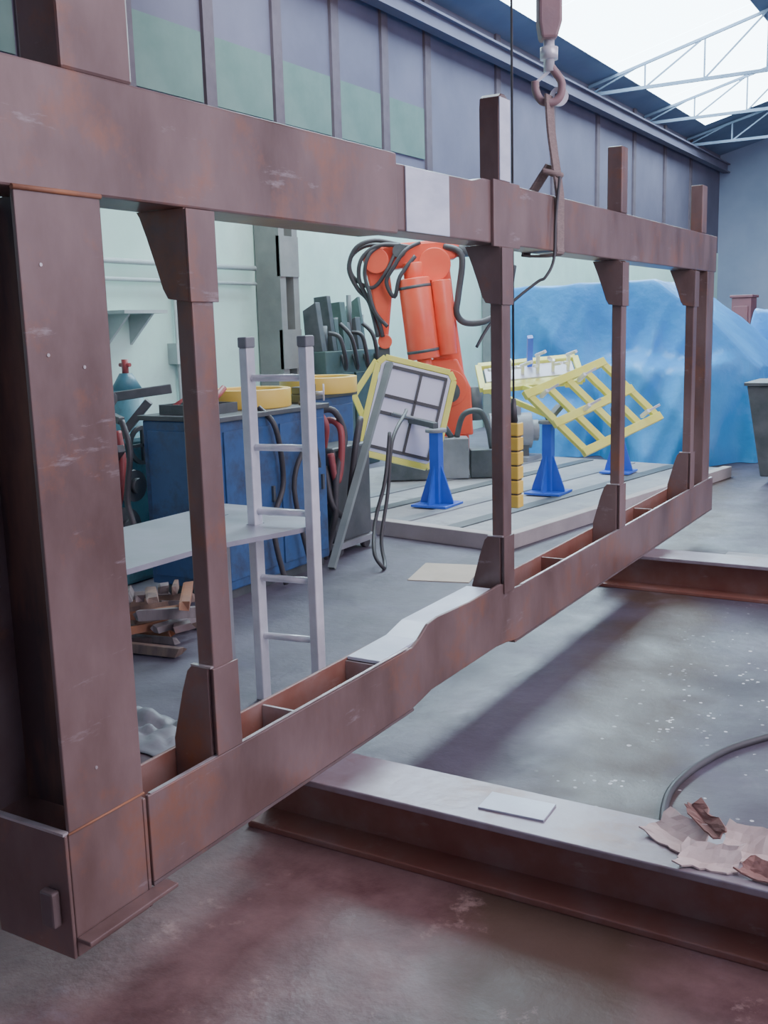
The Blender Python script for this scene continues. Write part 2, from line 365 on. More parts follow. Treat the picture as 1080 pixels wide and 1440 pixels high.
for (yy_,zz) in ((1.56,1.75),(1.66,1.53),(1.56,1.56),(1.60,.60)):
    part("pale_spot",B().cyl((XF-.001,yy_,zz),(XF+.002,yy_,zz),.004,n=8),'edge',FR,"small pale spot")
def post(y0,y1,z0=.462,d=.055):
    zt=1.9045 if y0<3 else 1.9145
    xs=0 if y0<3 else -.018
    part("post",B().box(XF-d,XF,y0,y1,z0,1.9045),'rust',FR,bevel=.005)
    xg=XF-.013
    g=[(xg,.30),(XB+.013,.30),(XB+.013,.49),(XB+.03,.55),(XB+.052,.63),(XB+.075,.695),(XB+.09,.71),(xg,.71)]
    part("lower_gusset",B().prism(g,1,y0-.012,y0-.002),'rust',FR,bevel=.002)
    part("lower_gusset",B().prism(g,1,y1+.002,y1+.012),'rust',FR,bevel=.002)
    part("gusset_cap",B().box(XB+.09,XF-.0005,y0-.013,y0-.0005,.7105,.716),'edge',FR,"bright worn steel edge")
    part("post_foot_plate",B().box(XF+.0005,XF+.007,y0-.010,y1+.010,.464,.71),'rust',FR,bevel=.002)
    g=[(XF+xs,zt),(XB,zt),(XB+.01,1.89),(XB+.03,1.84),(XB+.055,1.77),(XB+.075,1.71),(XB+.09,1.685),(XF,1.675),(XF,1.9)]
    part("upper_gusset",B().prism(g,1,y0-.012,y0-.002),'rust',FR,bevel=.002)
    part("upper_gusset",B().prism(g,1,y1+.002,y1+.012),'rust',FR,bevel=.002)
    part("post_head_plate",B().box(XF+.0005,XF+.008,y0-.012,y1+.012,1.675,1.903),'rust',FR,bevel=.002)
for y0,y1 in ((2.035,2.12),(3.925,4.01),(5.465,5.55),(6.96,7.045)): post(y0,y1)
part("end_post",B().box(XB+.03,XF-.013,7.36,7.55,.226,1.914),'rust',FR,bevel=.005)
part("stub_post",B().box(XB+.02,XF-.01,1.67,1.885,2.166,3.2),'rust',FR,bevel=.008)
part("stub_post",B().box(XB,XF-.01,1.1,1.50,2.166,3.2),'rust',FR,bevel=.008)
part("stub_post",B().prism([(3.955,2.161),(4.06,2.161),(4.06,2.45),(4.05,2.49),(4.02,2.505),(3.985,2.505),(3.96,2.49),(3.955,2.45)],0,XB+.05,XF-.024),'rust',FR,bevel=.004)
part("stub_plate",B().box(XF-.0238,XF-.019,3.958,4.057,2.17,2.488),'bright',FR,"bright ground steel strip",bevel=.001)
part("stub_post",B().box(XB+.06,XF-.019,5.50,5.60,2.161,2.50),'rust',FR,bevel=.006)
part("stub_post",B().box(XB+.06,XF-.019,7.20,7.32,2.161,2.47),'rust',FR,bevel=.006)
# ------------------------------------------------------------ I beams
def ibeam(y0,y1,x0,x1,h,lab):
    c=(y0+y1)/2; t=.022
    T=thing("i_beam",lab,"steel beam",(0.0,c,0),group="I beams under the frame")
    part("bottom_flange",B().box(x0,x1,y0,y1,0,t),'rust2',T,bevel=.004)
    part("web",B().box(x0,x1,c-.01,c+.01,t,h-t),'rust2',T)
    part("top_flange",B().box(x0,x1,y0,y1,h-t,h),'topfl',T,"worn grey brown top flange",bevel=.004)
ibeam(2.455,2.70,-2.03,2.6,.2145,"rusty red brown steel I beam lying on the floor")
ibeam(5.93,6.17,-2.06,2.6,.2145,"rusty red brown steel I beam lying on the floor")
single("steel_plate","small flat blue grey steel plate lying on the I beam","steel plate",B(Matrix.Translation((-1.13,2.585,.215))@Matrix.Rotation(.05,4,'Z')).box(-.10,.10,-.055,.055,0,.006),'alu',bevel=.001)
bpy.data.objects["steel_plate"].data.materials[0]=mat("blue_grey_plate",(.36,.38,.46),(.46,.48,.56),scale=8,rough=.35,metal=.2,bump=.04)
single("steel_slab","dusty grey steel slab lying on the floor behind the I beam","steel plate",B().box(-1.5,1.2,6.45,6.95,0,.06),'platf',bevel=.004)
# ------------------------------------------------------------ torn folded cardboard scraps
def scrap(lab,c,rot,tx,ty,L,W,seed,mt,fold=.03):
    rr=random.Random(seed); nx,ny=9,7; vs=[];fs=[]
    M4=Matrix.Translation(c)@Matrix.Rotation(rot,4,'Z')@Matrix.Rotation(tx,4,'X')@Matrix.Rotation(ty,4,'Y')
    for i in range(nx):
        for j in range(ny):
            u=i/(nx-1)-.5; v=j/(ny-1)-.5
            edge=.008 if i in(0,nx-1) or j in(0,ny-1) else .002
            x=u*L+rr.uniform(-edge,edge)+.15*L*v; yq=v*W+rr.uniform(-edge,edge)
            z=fold*max(0,(v+.15*u))*1.6+fold*.6*max(0,-u-.15)+rr.uniform(0,.004)
            vs.append((x,yq,z))
    for i in range(nx-1):
        for j in range(ny-1):
            a=i*ny+j; fs.append((a,a+1,a+ny+1,a+ny))
    b=B(M4).add(vs,fs); mz=min(v.z for v in b.v)
    for v in b.v: v.z+=c[2]-mz
    return single("torn_scrap",lab,"scrap",b,mt,group="torn scraps on the I beam",solid=.005)
scrap("pale dusty torn folded cardboard scrap lying on the I beam",(-.67,2.60,.219),-.45,0,0,.16,.09,3,'leather',.06)
scrap("red brown folded scrap strip lying across the other scraps",(-.605,2.63,.262),-.85,.1,.12,.15,.04,5,'gdark',.03)
scrap("pale dusty torn folded cardboard scrap lying on the I beam",(-.475,2.615,.219),.1,0,0,.16,.09,9,'leather',.07)
scrap("pale dusty torn folded cardboard scrap lying on the I beam",(-.565,2.515,.219),.2,0,0,.15,.07,21,'leather',.05)
scrap("red brown folded scrap strip lying on the I beam",(-.42,2.505,.219),-.2,0,0,.13,.05,14,'gdark',.04)
single("power_cable","thick dark cable curving across the concrete floor","cable",B().tube([(-.80,2.95,.014),(-.86,3.16,.014),(-.88,3.36,.014),(-.84,3.6,.014),(-.74,3.85,.014),(-.5,4.15,.014),(0,4.4,.014),(.8,4.5,.014)],.014),'black')
# ------------------------------------------------------------ ladder + sheet
LY=3.46
L=thing("aluminium_ladder","narrow upright aluminium ladder with round rungs","ladder",(-2.575,LY,0))
for X,dy in ((-2.712,-.02),(-2.44,.02)):
    part("rail",B().box(X-.021,X+.021,LY+dy-.028,LY+dy+.028,.0,1.53),'alu',L,bevel=.005)
    part("end_cap",B().box(X-.024,X+.024,LY+dy-.031,LY+dy+.031,1.53,1.575),'greybox',L,bevel=.006)
for z in (.29,.55,.84,1.115,1.405):
    part("rung",B().tube([(-2.69,LY-.018,z),(-2.462,LY+.018,z)],.015,n=10,smooth=0),'alu',L)
S=thing("sheet_metal_platform","flat grey steel sheet platform laid through the ladder","platform",(-2.9,3.1,0))
b=B().box(-3.2,-2.737,2.2,3.80,.765,.785).box(-2.737,-2.687,2.2,3.405,.765,.785).box(-2.737,-2.687,3.475,3.80,.765,.785)
b.prism([(-2.687,2.2),(-2.61,2.2),(-2.60,3.0),(-2.47,3.42),(-2.47,3.54),(-2.62,3.80),(-2.687,3.80)],2,.765,.785)
part("sheet",b,'plate',S)
for x,yq in ((-3.1,2.35),(-2.7,2.35),(-3.12,3.72)):
    part("leg",B().box(x-.015,x+.015,yq-.015,yq+.015,0,.765),'greybox',S)
# ------------------------------------------------------------ blue cabinets
def cabinet(x0,x1,y0,y1,h,lab,nd):
    T=thing("machine_cabinet",lab,"cabinet",((x0+x1)/2,(y0+y1)/2,0),group="blue machine cabinets")
    part("body",B().box(x0,x1,y0,y1,.06,h),'blue',T,bevel=.01)
    part("plinth",B().box(x0+.03,x1-.03,y0+.03,y1-.03,0,.06),'dark',T)
    part("worktop",B().box(x0-.02,x1+.03,y0-.02,y1+.02,h,h+.03),'dark',T,bevel=.004)
    w=(y1-y0)/nd
    for i in range(nd):
        d=part("door",B().box(x1,x1+.012,y0+i*w+.03,y0+(i+1)*w-.03,.12,h-.06),'blue',T,bevel=.004)
        part("handle",B().box(x1+.012,x1+.03,y0+(i+1)*w-.09,y0+(i+1)*w-.07,h*.5,h*.5+.10),'dark',d)
    d=part("end_panel",B().box(x0+.05,x1-.05,y0-.015,y0,.12,h-.06),'blue',T,bevel=.004)
cabinet(-4.50,-3.90,4.65,5.75,1.08,"worn blue painted machine cabinet with a dark top",2)
cabinet(-5.15,-4.25,5.95,6.66,1.10,"worn blue painted machine bench carrying a yellow ring",1)
for k_,pts_ in enumerate(([(-4.10,4.60,1.12),(-3.98,4.58,.95),(-4.05,4.60,.6),(-3.92,4.58,.35),(-3.82,4.55,.02)],[(-3.95,5.1,1.13),(-3.84,5.12,1.0),(-3.86,5.2,.65),(-3.84,5.05,.4),(-3.80,5.1,.02)],[(-3.95,5.55,1.13),(-3.84,5.5,.95),(-3.86,5.6,.7),(-3.84,5.45,.85),(-3.85,5.3,.6),(-3.80,5.4,.02)])):
    single("loose_hose","black hose hanging down the front of the blue cabinet","hose",B().tube(pts_,.018),'black',group="loose hoses on the blue cabinet")
def yring(c,r,z,lab,h=.10):
    T=thing("yellow_ring",lab,"metal ring",(c[0],c[1],z),group="yellow rings on the benches")
    part("rim",B().ring(c,r-.05,r,z,z+h),'yel2',T,bevel=.006)
    part("hub",B().ring(c,.04,.09,z,z+h*.8),'yel2',T)
    for k in range(3):
        a=k*2.094+.4; part("spoke",B().bar((c[0]+.085*math.cos(a),c[1]+.085*math.sin(a),z+.03),(c[0]+(r-.04)*math.cos(a),c[1]+(r-.04)*math.sin(a),z+.03),.05,.05),'yel2',T)
yring((-4.22,5.36),.27,1.11,"warm yellow painted steel ring lying on the blue cabinet",.12)
yring((-4.40,6.42),.29,1.13,"warm yellow painted steel ring lying on the blue bench",.12)
T=thing("bench_vise","dark iron bench vise standing on the blue cabinet","vise",(-4.05,5.68,1.111))
part("body",B().box(-4.12,-3.98,5.66,5.74,1.111,1.17).box(-4.10,-4.0,5.66,5.72,1.17,1.22),'dark',T,bevel=.006)
part("jaw",B().box(-3.98,-3.94,5.66,5.72,1.15,1.24),'dark',T,bevel=.004)
part("screw_handle",B().cyl((-3.93,5.69,1.18),(-3.86,5.69,1.18),.012).cyl((-3.86,5.69,1.13),(-3.86,5.69,1.24),.006),'alu',T)
T=thing("tool_bin","open dark bin of round bar stock on the blue cabinet","tool bin",(-4.25,4.85,1.111))
part("tray",B().box(-4.42,-4.05,4.72,5.02,1.111,1.12).box(-4.42,-4.41,4.72,5.02,1.12,1.17).box(-4.06,-4.05,4.72,5.02,1.12,1.17).box(-4.41,-4.06,4.72,4.73,1.12,1.17).box(-4.41,-4.06,5.01,5.02,1.12,1.17),'dark',T)
for k in range(5): part("bar_stock",B().cyl((-4.36+k*.065,4.78,1.145),(-4.34+k*.06,4.96,1.22+.04*(k%3)),.02),'dark' if k%2 else 'redd',T)
A=thing("clamp_arm_machine","teal machine with dark jointed clamp arms, handwheel and red hose","machine",(-4.95,4.9,0))
part("body",B().box(-5.15,-4.75,4.55,5.1,0,.95),'teal',A,bevel=.03)
for p0_,p1_,w_ in (((-5.05,4.7,.95),(-4.97,4.9,1.22),.07),((-4.97,4.9,1.20),(-4.70,5.15,1.24),.06),((-4.80,4.75,.95),(-4.62,4.85,1.18),.05),((-4.9,4.65,.95),(-4.85,4.65,1.16),.05),((-4.88,4.65,1.14),(-4.60,4.58,1.08),.045),((-4.75,4.6,.80),(-4.56,4.52,.92),.05)):
    part("arm",B().bar(p0_,p1_,w_,w_),'dark',A,bevel=.006)
part("gear_head",B().cyl((-4.75,4.7,.66),(-4.64,4.7,.66),.10,n=20).cyl((-4.64,4.7,.66),(-4.60,4.7,.66),.05,n=16),'dark',A)
part("gear_head",B().cyl((-4.75,4.62,.40),(-4.66,4.62,.40),.13,n=20).cyl((-4.66,4.62,.40),(-4.62,4.62,.40),.06,n=16),'dark',A)
part("handwheel",B(axes((-4.70,4.85,.90),(0,1,0),(0,0,1),(1,0,0))).ring((0,0),.10,.125,-.012,.012).bar((-.11,0,0),(.11,0,0),.02,.02).bar((0,-.11,0),(0,.11,0),.02,.02),'dark',A)
part("hose",B().tube([(-4.72,4.66,1.0),(-4.64,4.60,.8),(-4.66,4.54,.5),(-4.70,4.48,.2),(-4.66,4.46,.026)],.026),'redd',A,"dull red hose")
part("hose",B().tube([(-4.95,4.52,.9),(-4.85,4.48,.7),(-4.95,4.46,.5),(-5.0,4.46,.2),(-4.9,4.4,.026)],.024),'black',A,"black hose")
part("hose",B().tube([(-4.6,4.58,1.08),(-4.52,4.55,.9),(-4.56,4.54,.6),(-4.50,4.52,.4),(-4.58,4.48,.2),(-4.5,4.42,.024)],.02),'black',A,"black hose")
for (x,yq) in ((-5.75,5.25),(-5.5,5.55)):
    G=thing("gas_cylinder","teal gas cylinder with a red valve standing on the floor","gas cylinder",(x,yq,0),group="gas cylinders")
    part("body",B().cyl((x,yq,0),(x,yq,1.2),.115,n=24).cyl((x,yq,1.2),(x,yq,1.32),.115,.045,n=24),'teal',G)
    part("valve",B().cyl((x,yq,1.32),(x,yq,1.42),.025).cyl((x-.05,yq,1.38),(x+.05,yq,1.38),.015),'redd',G)
A=thing("welding_unit","dark welding power unit with crimson and black hose loops","welder",(-4.05,6.1,0))
part("body",B().box(-4.22,-3.95,5.92,6.4,.10,.78),'dark',A,bevel=.02)
part("base",B().box(-4.24,-3.93,5.90,6.42,0.06,.10),'greybox',A)
for wx,wy in ((-4.18,5.98),(-3.98,5.98),(-4.18,6.34),(-3.98,6.34)): part("wheel",B().cyl((wx-.02,wy,.04),(wx+.02,wy,.04),.04),'black',A)
for m_,pts_ in (('redd',[(-4.05,5.95,.78),(-3.98,5.88,.95),(-4.08,5.9,1.03),(-4.18,5.9,.93),(-4.1,5.88,.7),(-3.98,5.86,.5),(-4.05,5.86,.35),(-4.15,5.88,.5)]),
    ('redd',[(-4.15,6.1,.78),(-4.05,6.0,.96),(-3.93,5.98,.92),(-3.91,5.95,.7),(-3.92,5.9,.55),(-3.95,5.88,.75)]),
    ('black',[(-4.15,6.0,.78),(-4.08,5.9,1.0),(-3.96,5.95,1.04),(-3.92,6.02,.85),(-3.92,5.9,.6),(-3.92,5.86,.3),(-3.98,5.8,.02)]),
    ('black',[(-4.0,6.3,.78),(-3.9,6.2,.96),(-3.88,6.1,.8),(-3.9,6.05,.5),(-3.89,5.97,.3),(-3.93,5.85,.4),(-4.0,5.88,.66)])):
    part("hose",B().tube(pts_,.024),m_,A)
# ------------------------------------------------------------ low platform
P=thing("low_platform","low dusty grey steel machine platform with a beige kerb","platform",(-4.6,9,0))
rot=Matrix.Translation((-3.05,6.58,0))@Matrix.Rotation(math.radians(-9),4,'Z')
part("deck",B(rot).box(-3.2,0,.1,4.2,0,.09),'platf',P,bevel=.004)
part("kerb",B(rot).box(-3.2,.09,0,.099,0,.12),'conc',P,bevel=.006)
part("kerb",B(rot).box(0.001,.09,.1,4.2,0,.11),'conc',P,bevel=.006)
for q in range(4):
    part("rail",B(rot).box(-.55-q*.5,-.42-q*.5,.15,4.1,.09,.10),'greybox' if q%2 else 'dark',P)
# ------------------------------------------------------------ blue stands
def stand(x,y,z0,h,s,lab):
    T=thing("blue_stand",lab,"stand",(x,y,z0),group="blue pedestal stands")
    part("base_plate",B().box(x-s,x+s,y-s,y+s,z0,z0+.02),'blues',T,bevel=.003)
    part("column",B().box(x-.045,x+.045,y-.045,y+.045,z0+.02,z0+h),'blues',T,bevel=.006)
    for dx in(1,-1):
        part("gusset",B().prism([(x+dx*.046,z0+.021),(x+dx*s*.95,z0+.021),(x+dx*s*.9,z0+.06),(x+dx*.046,z0+.34)],1,y-.008,y+.008),'blues',T)
        part("gusset",B().prism([(y+dx*.046,z0+.021),(y+dx*s*.95,z0+.021),(y+dx*s*.9,z0+.06),(y+dx*.046,z0+.34)],0,x-.008,x+.008),'blues',T)
    part("head",B().cyl((x,y,z0+h),(x,y,z0+h+.03),.09,n=20),'greybox',T)
stand(-4.05,7.62,.101,.62,.165,"bright blue flared steel pedestal stand on the platform")
stand(-3.42,8.55,.101,.62,.165,"bright blue flared steel pedestal stand on the platform")
stand(-3.25,10.0,.101,.62,.15,"bright blue flared steel pedestal stand on the platform")
# ------------------------------------------------------------ panel fixture
def tilt_frame(center,tilt_roll,tilt_back):
    return axes(center,R0,FH,UZ)@Matrix.Rotation(tilt_roll,4,'Y')@Matrix.Rotation(tilt_back,4,'X')
PM=tilt_frame((-4.44,7.82,.86),math.radians(15),math.radians(-14))
PF=thing("panel_fixture","tilted yellow frame fixture holding a pale gridded panel","fixture",PM)
w,h=.34,.43
pts=[(-w,-h),(w*.8,-h),(w,-h*.85),(w,h*.85),(w*.85,h),(-w*.85,h),(-w,h*.85)]
fr=B(PM)
for i in range(len(pts)):
    a=pts[i];c=pts[(i+1)%len(pts)]; fr.bar((a[0],0,a[1]),(c[0],0,c[1]),.05,.05,upv=(0,1,0))
part("frame",fr,'yellow',PF,bevel=.004)
part("panel",B(PM).box(-w+.03,w-.03,-.02,.0,-h+.03,h-.03),'white',PF)
gb=B(PM)
for x in (-w+.07,.05,w-.07): gb.box(x-.012,x+.012,-.035,-.021,-h+.07,h-.07)
for z in (-h+.07,.10,-.05,h-.07): gb.box(-w+.06,w-.06,-.035,-.021,z-.014,z+.014)
part("grid",gb,'black',PF)
part("handle",B(PM).tube([(-.12,-.03,-.05),(-.12,-.10,-.05),(.26,-.10,-.05),(.26,-.03,-.05)],.014,smooth=0),'greybox',PF)
part("bracket",B(PM).bar((-w-.14,.02,h*.1),(-w-.02,.02,h*.9),.06,.05),'yellow',PF,bevel=.004)
part("bracket",B(PM).bar((-w-.14,.02,h*.1),(-w,.02,-h*.35),.06,.05),'yellow',PF,bevel=.004)
part("support",B().bar((-4.45,7.84,.80),(-4.05,7.62,.775),.05,.046),'dark',PF)
single("hanging_cable","black cable drooping in a loop from the prop bar","cable",
 B().tube([(-4.15,7.30,.93),(-3.85,6.75,.95),(-3.70,6.3,.80),(-3.66,6.15,.45),(-3.62,5.98,.16),(-3.52,5.85,.02),(-3.46,5.72,.03),(-3.54,5.75,.12),(-3.66,5.98,.3),(-3.66,6.12,.55),(-3.72,6.30,.86)],.014),'black')
single("prop_bar","grey green flat steel bar propped diagonally","steel bar",B().bar((-3.80,5.62,0.01),(-3.88,6.60,1.34),.05,.03),'pbar')
single("cardboard_sheet","beige cardboard sheet lying on the concrete floor","cardboard",B(Matrix.Translation((-3.05,5.85,0))@Matrix.Rotation(.25,4,'Z')).box(-.2,.2,-.24,.24,0,.006),'card')
# ------------------------------------------------------------ lattice fixture
LF=thing("lattice_fixture","tilted yellow lattice welding fixture with pale clamping plates","fixture",(-3.4,8.9,.75))
A0=Vector((-3.56,8.42,.985)); e1=R0*.49-UZ*.50-FH*.12; e2=R0*.74+UZ*.24+FH*.45; nn=e1.cross(e2).normalized()
def Lp(u,v): return A0+e1*u+e2*v
for v in (0,.25,.5,.75,1): part("lattice_bar",B().bar(Lp(0,v),Lp(1,v),.065,.04,upv=nn),'yellow',LF,bevel=.004)
for u in (0,.5,1): part("lattice_bar",B().bar(Lp(u,-.04),Lp(u,1.04),.075,.05,upv=nn),'yellow',LF,bevel=.004)
part("mount",B().bar((-3.42,8.55,.757),(-3.38,8.72,.86),.06,.045),'dark',LF)
for (u,v) in ((.1,.1),(.1,.6),(.5,.35),(.9,.85)):
    p=Lp(u,v); sg=1 if nn.z>0 else -1; part("toggle_clamp",B().bar(p,p+nn*.12*sg,.03,.03).bar(p+nn*.1*sg,p+nn*.12*sg+R0*.1+UZ*.05,.02,.02),'alu',LF)
M2=axes((-3.75,8.95,1.14),R0,FH,UZ)@Matrix.Rotation(math.radians(-4),4,'Y')@Matrix.Rotation(math.radians(34),4,'X')
part("clamp_plate",B(M2).box(-.42,.40,-.06,.14,-.02,.0),'white',LF,bevel=.004)
for a_,c_ in (((-.47,-.18,0),(.44,-.18,0)),((-.47,.18,0),(.44,.18,0)),((-.47,-.18,0),(-.47,.18,0)),((.44,-.18,0),(.44,.18,0)),((-.47,-.10,-.03),(.44,-.10,-.03))):
    part("clamp_rail",B(M2).bar(a_,c_,.055,.05),'yellow',LF,bevel=.004)
part("strut",B().bar(M2@Vector((.3,-.1,-.02)),Lp(.1,.45),.04,.04),'yellow',LF)
part("strut",B().bar(M2@Vector((-.1,-.16,-.02)),Lp(0,.1),.04,.04),'yellow',LF)
part("strut",B().bar(M2@Vector((-.42,-.16,-.02)),Vector((-3.42,8.60,.78)),.045,.045),'yellow',LF)
for x,hh_,dd_ in ((-.34,.12,.06),(-.2,.18,-.05),(-.08,.10,.07),(.06,.2,.05),(.2,.13,-.06),(.34,.17,.05)):
    part("clamp",B(M2).bar((x,0,0),(x,0,hh_),.03,.03).bar((x-.02,-.0,hh_),(x+dd_,-.08,hh_+.09),.025,.025).bar((x,0,.08),(x-dd_,-.06,.13),.025,.025),'alu',LF)
part("clamp_post",B(M2).box(-.02,.03,.1,.15,-.05,.32),'blues',LF)
# ------------------------------------------------------------ pendant
T=thing("crane_pendant","segmented yellow crane control pendant hanging on a black cable","crane control",(-2.15,4.9,.65))
part("core",B().box(-2.182,-2.118,4.872,4.928,.655,1.10),'black',T)
for k in range(6): part("housing_segment",B().box(-2.190,-2.110,4.865,4.935,.655+k*.075,.655+k*.075+.067),'yel2',T,bevel=.006)
part("sleeve",B().cyl((-2.15,4.9,1.10),(-2.15,4.9,1.22),.022,.012),'black',T)
part("cable",B().tube([(-2.15,4.9,1.2),(-2.15,4.9,7.1)],.006,smooth=0),'black',T)
# ------------------------------------------------------------ crane hook and strap
hx,hy=-1.83,4.58
T=thing("crane_hook","haze-tinted red brown crane hook block with steel hook and wire ropes","crane hook",(hx,hy,2.9))
HM=axes((hx,hy,0),R0,FH,UZ)
part("block",B(HM).prism([(-.04,2.83),(.03,2.83),(.052,2.90),(.052,3.20),(.03,3.30),(-.04,3.30),(-.052,3.20),(-.052,2.90)],1,-.05,.05),'hook',T,bevel=.012)
part("sheave",B(HM).cyl((0,-.065,3.10),(0,.065,3.10),.045,n=24),'alu',T)
for x in (-.035,.035): part("wire_rope",B(HM).tube([(x,0,3.29),(x,0,7.18)],.007,smooth=0),'greybox',T)
part("shank",B(HM).cyl((0,0,2.70),(0,0,2.84),.024).cyl((0,0,2.75),(0,0,2.80),.04),'alu',T)
part("hook",B(HM).tube([(0,0,2.73),(0.025,0,2.70),(.055,0,2.655),(.052,0,2.60),(.02,0,2.57),(-.03,0,2.575),(-.058,0,2.615),(-.062,0,2.66)],.018,n=12),'hook',T)
part("latch",B(HM).bar((0,0,2.70),(-.058,0,2.655),.02,.012),'alu',T)
part("swivel_ring",B(HM@Matrix.Translation((.05,0,2.60))@Matrix.Rotation(math.radians(90),4,'X')).ring((0,0),.02,.042,-.04,-.025,n=20),'alu',T)
S=thing("lifting_sling","grey brown webbing sling choked around the top beam","lifting sling",(hx,hy,2.2))
ys=4.58
part("strap",B().tube([(hx,ys,2.600),(hx+.01,ys,2.45),(hx+.035,ys,2.28),(XF-.008,ys,2.165),(XF-.008,ys,2.10),(XF-.008,ys,1.95),(XF-.02,ys,1.905),(XB,ys,1.905),(XB-.012,ys,1.93),(XB-.012,ys,2.15),(XB+.03,ys,2.20),(hx+.005,ys,2.30)],(.062,.007),n=4,flat=(0,1,0),smooth=4),'strap',S)
part("choker_knot",B().tube([(hx-.01,ys-.055,2.27),(hx+.045,ys-.03,2.255),(hx+.045,ys+.03,2.255),(hx-.01,ys+.055,2.27)],.014),'strap',S)
part("choker",B().tube([(XF+.008,ys-.04,2.24),(XF+.004,ys-.08,2.05),(XF+.004,ys-.10,1.88),(XF-.02,ys-.14,1.80),(XF-.05,4.42,1.78),(-1.90,4.34,1.70),(-1.98,4.26,1.60),(-2.02,4.20,1.50)],.007),'black',S,"dark rope end of the sling")
# ------------------------------------------------------------ robot
RM=axes((-5.2,9.8,0),R0,FH,UZ)
RB=thing("industrial_robot","large orange red industrial robot arm with black cables and tool","robot",RM)
part("base",B(RM).cyl((0.05,0,.101),(0.05,0,.28),.34,n=32).box(-.30,.40,-.30,.30,.101,.15),'dark',RB,"dark steel base",bevel=.01)
part("turret",B(RM).cyl((0.05,0,.28),(0.05,0,.45),.30,n=32).prism([(-.28,.45),(.38,.45),(.36,.95),(.22,1.25),(-.05,1.25),(-.24,.8)],1,-.2,.2),'red',RB,bevel=.02)
part("motor",B(RM).cyl((.12,-.22,.92),(.12,-.40,.92),.11,n=20),'dark',RB)
part("motor",B(RM).cyl((.40,-.1,.6),(.40,-.1,.95),.09,n=20),'dark',RB)
part("lower_arm",B(RM).prism([(-.04,.85),(.26,.85),(.30,1.1),(.22,1.7),(.16,2.25),(.04,2.36),(-.14,2.3),(-.14,2.12),(-.02,1.3)],1,-.1,.12),'red',RB,bevel=.03)
part("shoulder_joint",B(RM).cyl((.12,-.22,.95),(.12,.2,.95),.20,n=28),'red',RB,bevel=.01)
part("elbow_joint",B(RM).cyl((-.0,-.2,2.22),(-.0,.2,2.22),.17,n=28),'red',RB,bevel=.01)
part("balance_cylinder",B(RM).cyl((-.13,-.27,1.26),(-.22,-.25,2.08),.165,n=32).cyl((-.10,-.27,1.0),(-.13,-.27,1.26),.08,n=20).cyl((-.22,-.25,2.08),(-.23,-.25,2.24),.10,n=20),'red',RB,bevel=.012)
part("balance_cylinder",B(RM).cyl((.12,-.22,1.30),(.06,-.22,2.06),.10,n=28),'red',RB,bevel=.01)
part("band",B(RM).cyl((-.137,-.27,1.33),(-.141,-.27,1.36),.168,n=32),'dark',RB)
part("band",B(RM).cyl((-.209,-.252,1.98),(-.213,-.252,2.01),.168,n=32),'dark',RB)
part("upper_arm",B(RM).prism([(-.72,2.20),(-.60,2.16),(-.1,2.22),(.24,2.28),(.27,2.42),(.1,2.47),(-.45,2.44),(-.68,2.38)],1,-.17,.1),'red',RB,bevel=.03)
part("upper_motor",B(RM).cyl((.22,-.1,2.36),(.36,-.1,2.36),.07,n=20),'dark',RB)
part("upper_motor",B(RM).cyl((-.36,-.17,2.36),(-.36,-.27,2.36),.07,n=20),'dark',RB)
part("wrist",B(RM).prism([(-.74,2.30),(-.48,2.30),(-.44,1.95),(-.50,1.42),(-.58,1.40),(-.66,1.95)],1,-.2,-.04),'red',RB,bevel=.025)
part("wrist_joint",B(RM).cyl((-.60,-.26,2.27),(-.60,.02,2.27),.13,n=24),'red',RB,bevel=.008)
part("wrist_joint",B(RM).cyl((-.53,-.22,1.45),(-.53,0,1.45),.075,n=20),'red',RB,bevel=.008)
part("tool",B(RM).box(-.60,-.48,-.18,-.06,1.15,1.40).cyl((-.53,-.12,.95),(-.53,-.12,1.15),.035).tube([(-.53,-.12,.97),(-.52,-.14,.85),(-.46,-.2,.78)],.014),'dark',RB,bevel=.008)
for pts_,r_ in (([(-.35,-.2,2.42),(-.6,-.25,2.47),(-.80,-.25,2.40),(-.88,-.22,2.2),(-.80,-.2,2.0),(-.68,-.18,1.85),(-.60,-.24,1.5)],.024),
    ([(-.25,-.2,2.40),(-.55,-.28,2.42),(-.74,-.28,2.3),(-.78,-.25,2.1),(-.70,-.22,1.9),(-.6,-.26,1.7),(-.55,-.24,1.5)],.022),
    ([(-.45,-.2,2.42),(-.7,-.2,2.42),(-.86,-.2,2.3),(-.84,-.2,2.12),(-.65,-.22,2.0),(-.5,-.28,2.15),(-.4,-.24,2.35)],.02),
    ([(-.15,-.2,2.44),(-.3,-.3,2.36),(-.42,-.32,2.2),(-.5,-.3,2.05),(-.42,-.3,1.9),(-.36,-.34,2.1),(-.2,-.32,2.3)],.022),
    ([(-.5,-.24,2.44),(-.66,-.3,2.34),(-.72,-.3,2.15),(-.68,-.28,1.95),(-.62,-.28,1.75),(-.5,-.28,1.6)],.02),
    ([(.1,-.15,2.4),(.28,-.2,2.3),(.24,-.2,1.9),(.22,-.2,1.72),(.32,-.15,1.62),(.55,-.1,1.64),(.75,.0,1.8),(.85,.1,2.2)],.035)):
    part("cable",B(RM).tube(pts_,r_),'black',RB)
T=thing("robot_controller","dark machinery boxes and pipes crowded around the robot foot","machine",(-4.85,9.15,.1))
CM=axes((-4.93,8.97,0),R0,FH,UZ)
part("body",B(CM).box(-.35,.15,-.15,.15,.101,.66),'dark',T,bevel=.01)
part("cover",B(CM).box(.17,.46,-.12,.12,.101,.50),'greybox',T,bevel=.01)
part("cover",B(CM).box(.48,.80,-.10,.10,.101,.38),'dark',T,bevel=.01)
part("pipe",B(CM).tube([(-.3,-.05,.66),(-.28,-.1,.84),(-.1,-.12,.88),(.1,-.1,.78),(.3,0,.5)],.03),'dark',T)
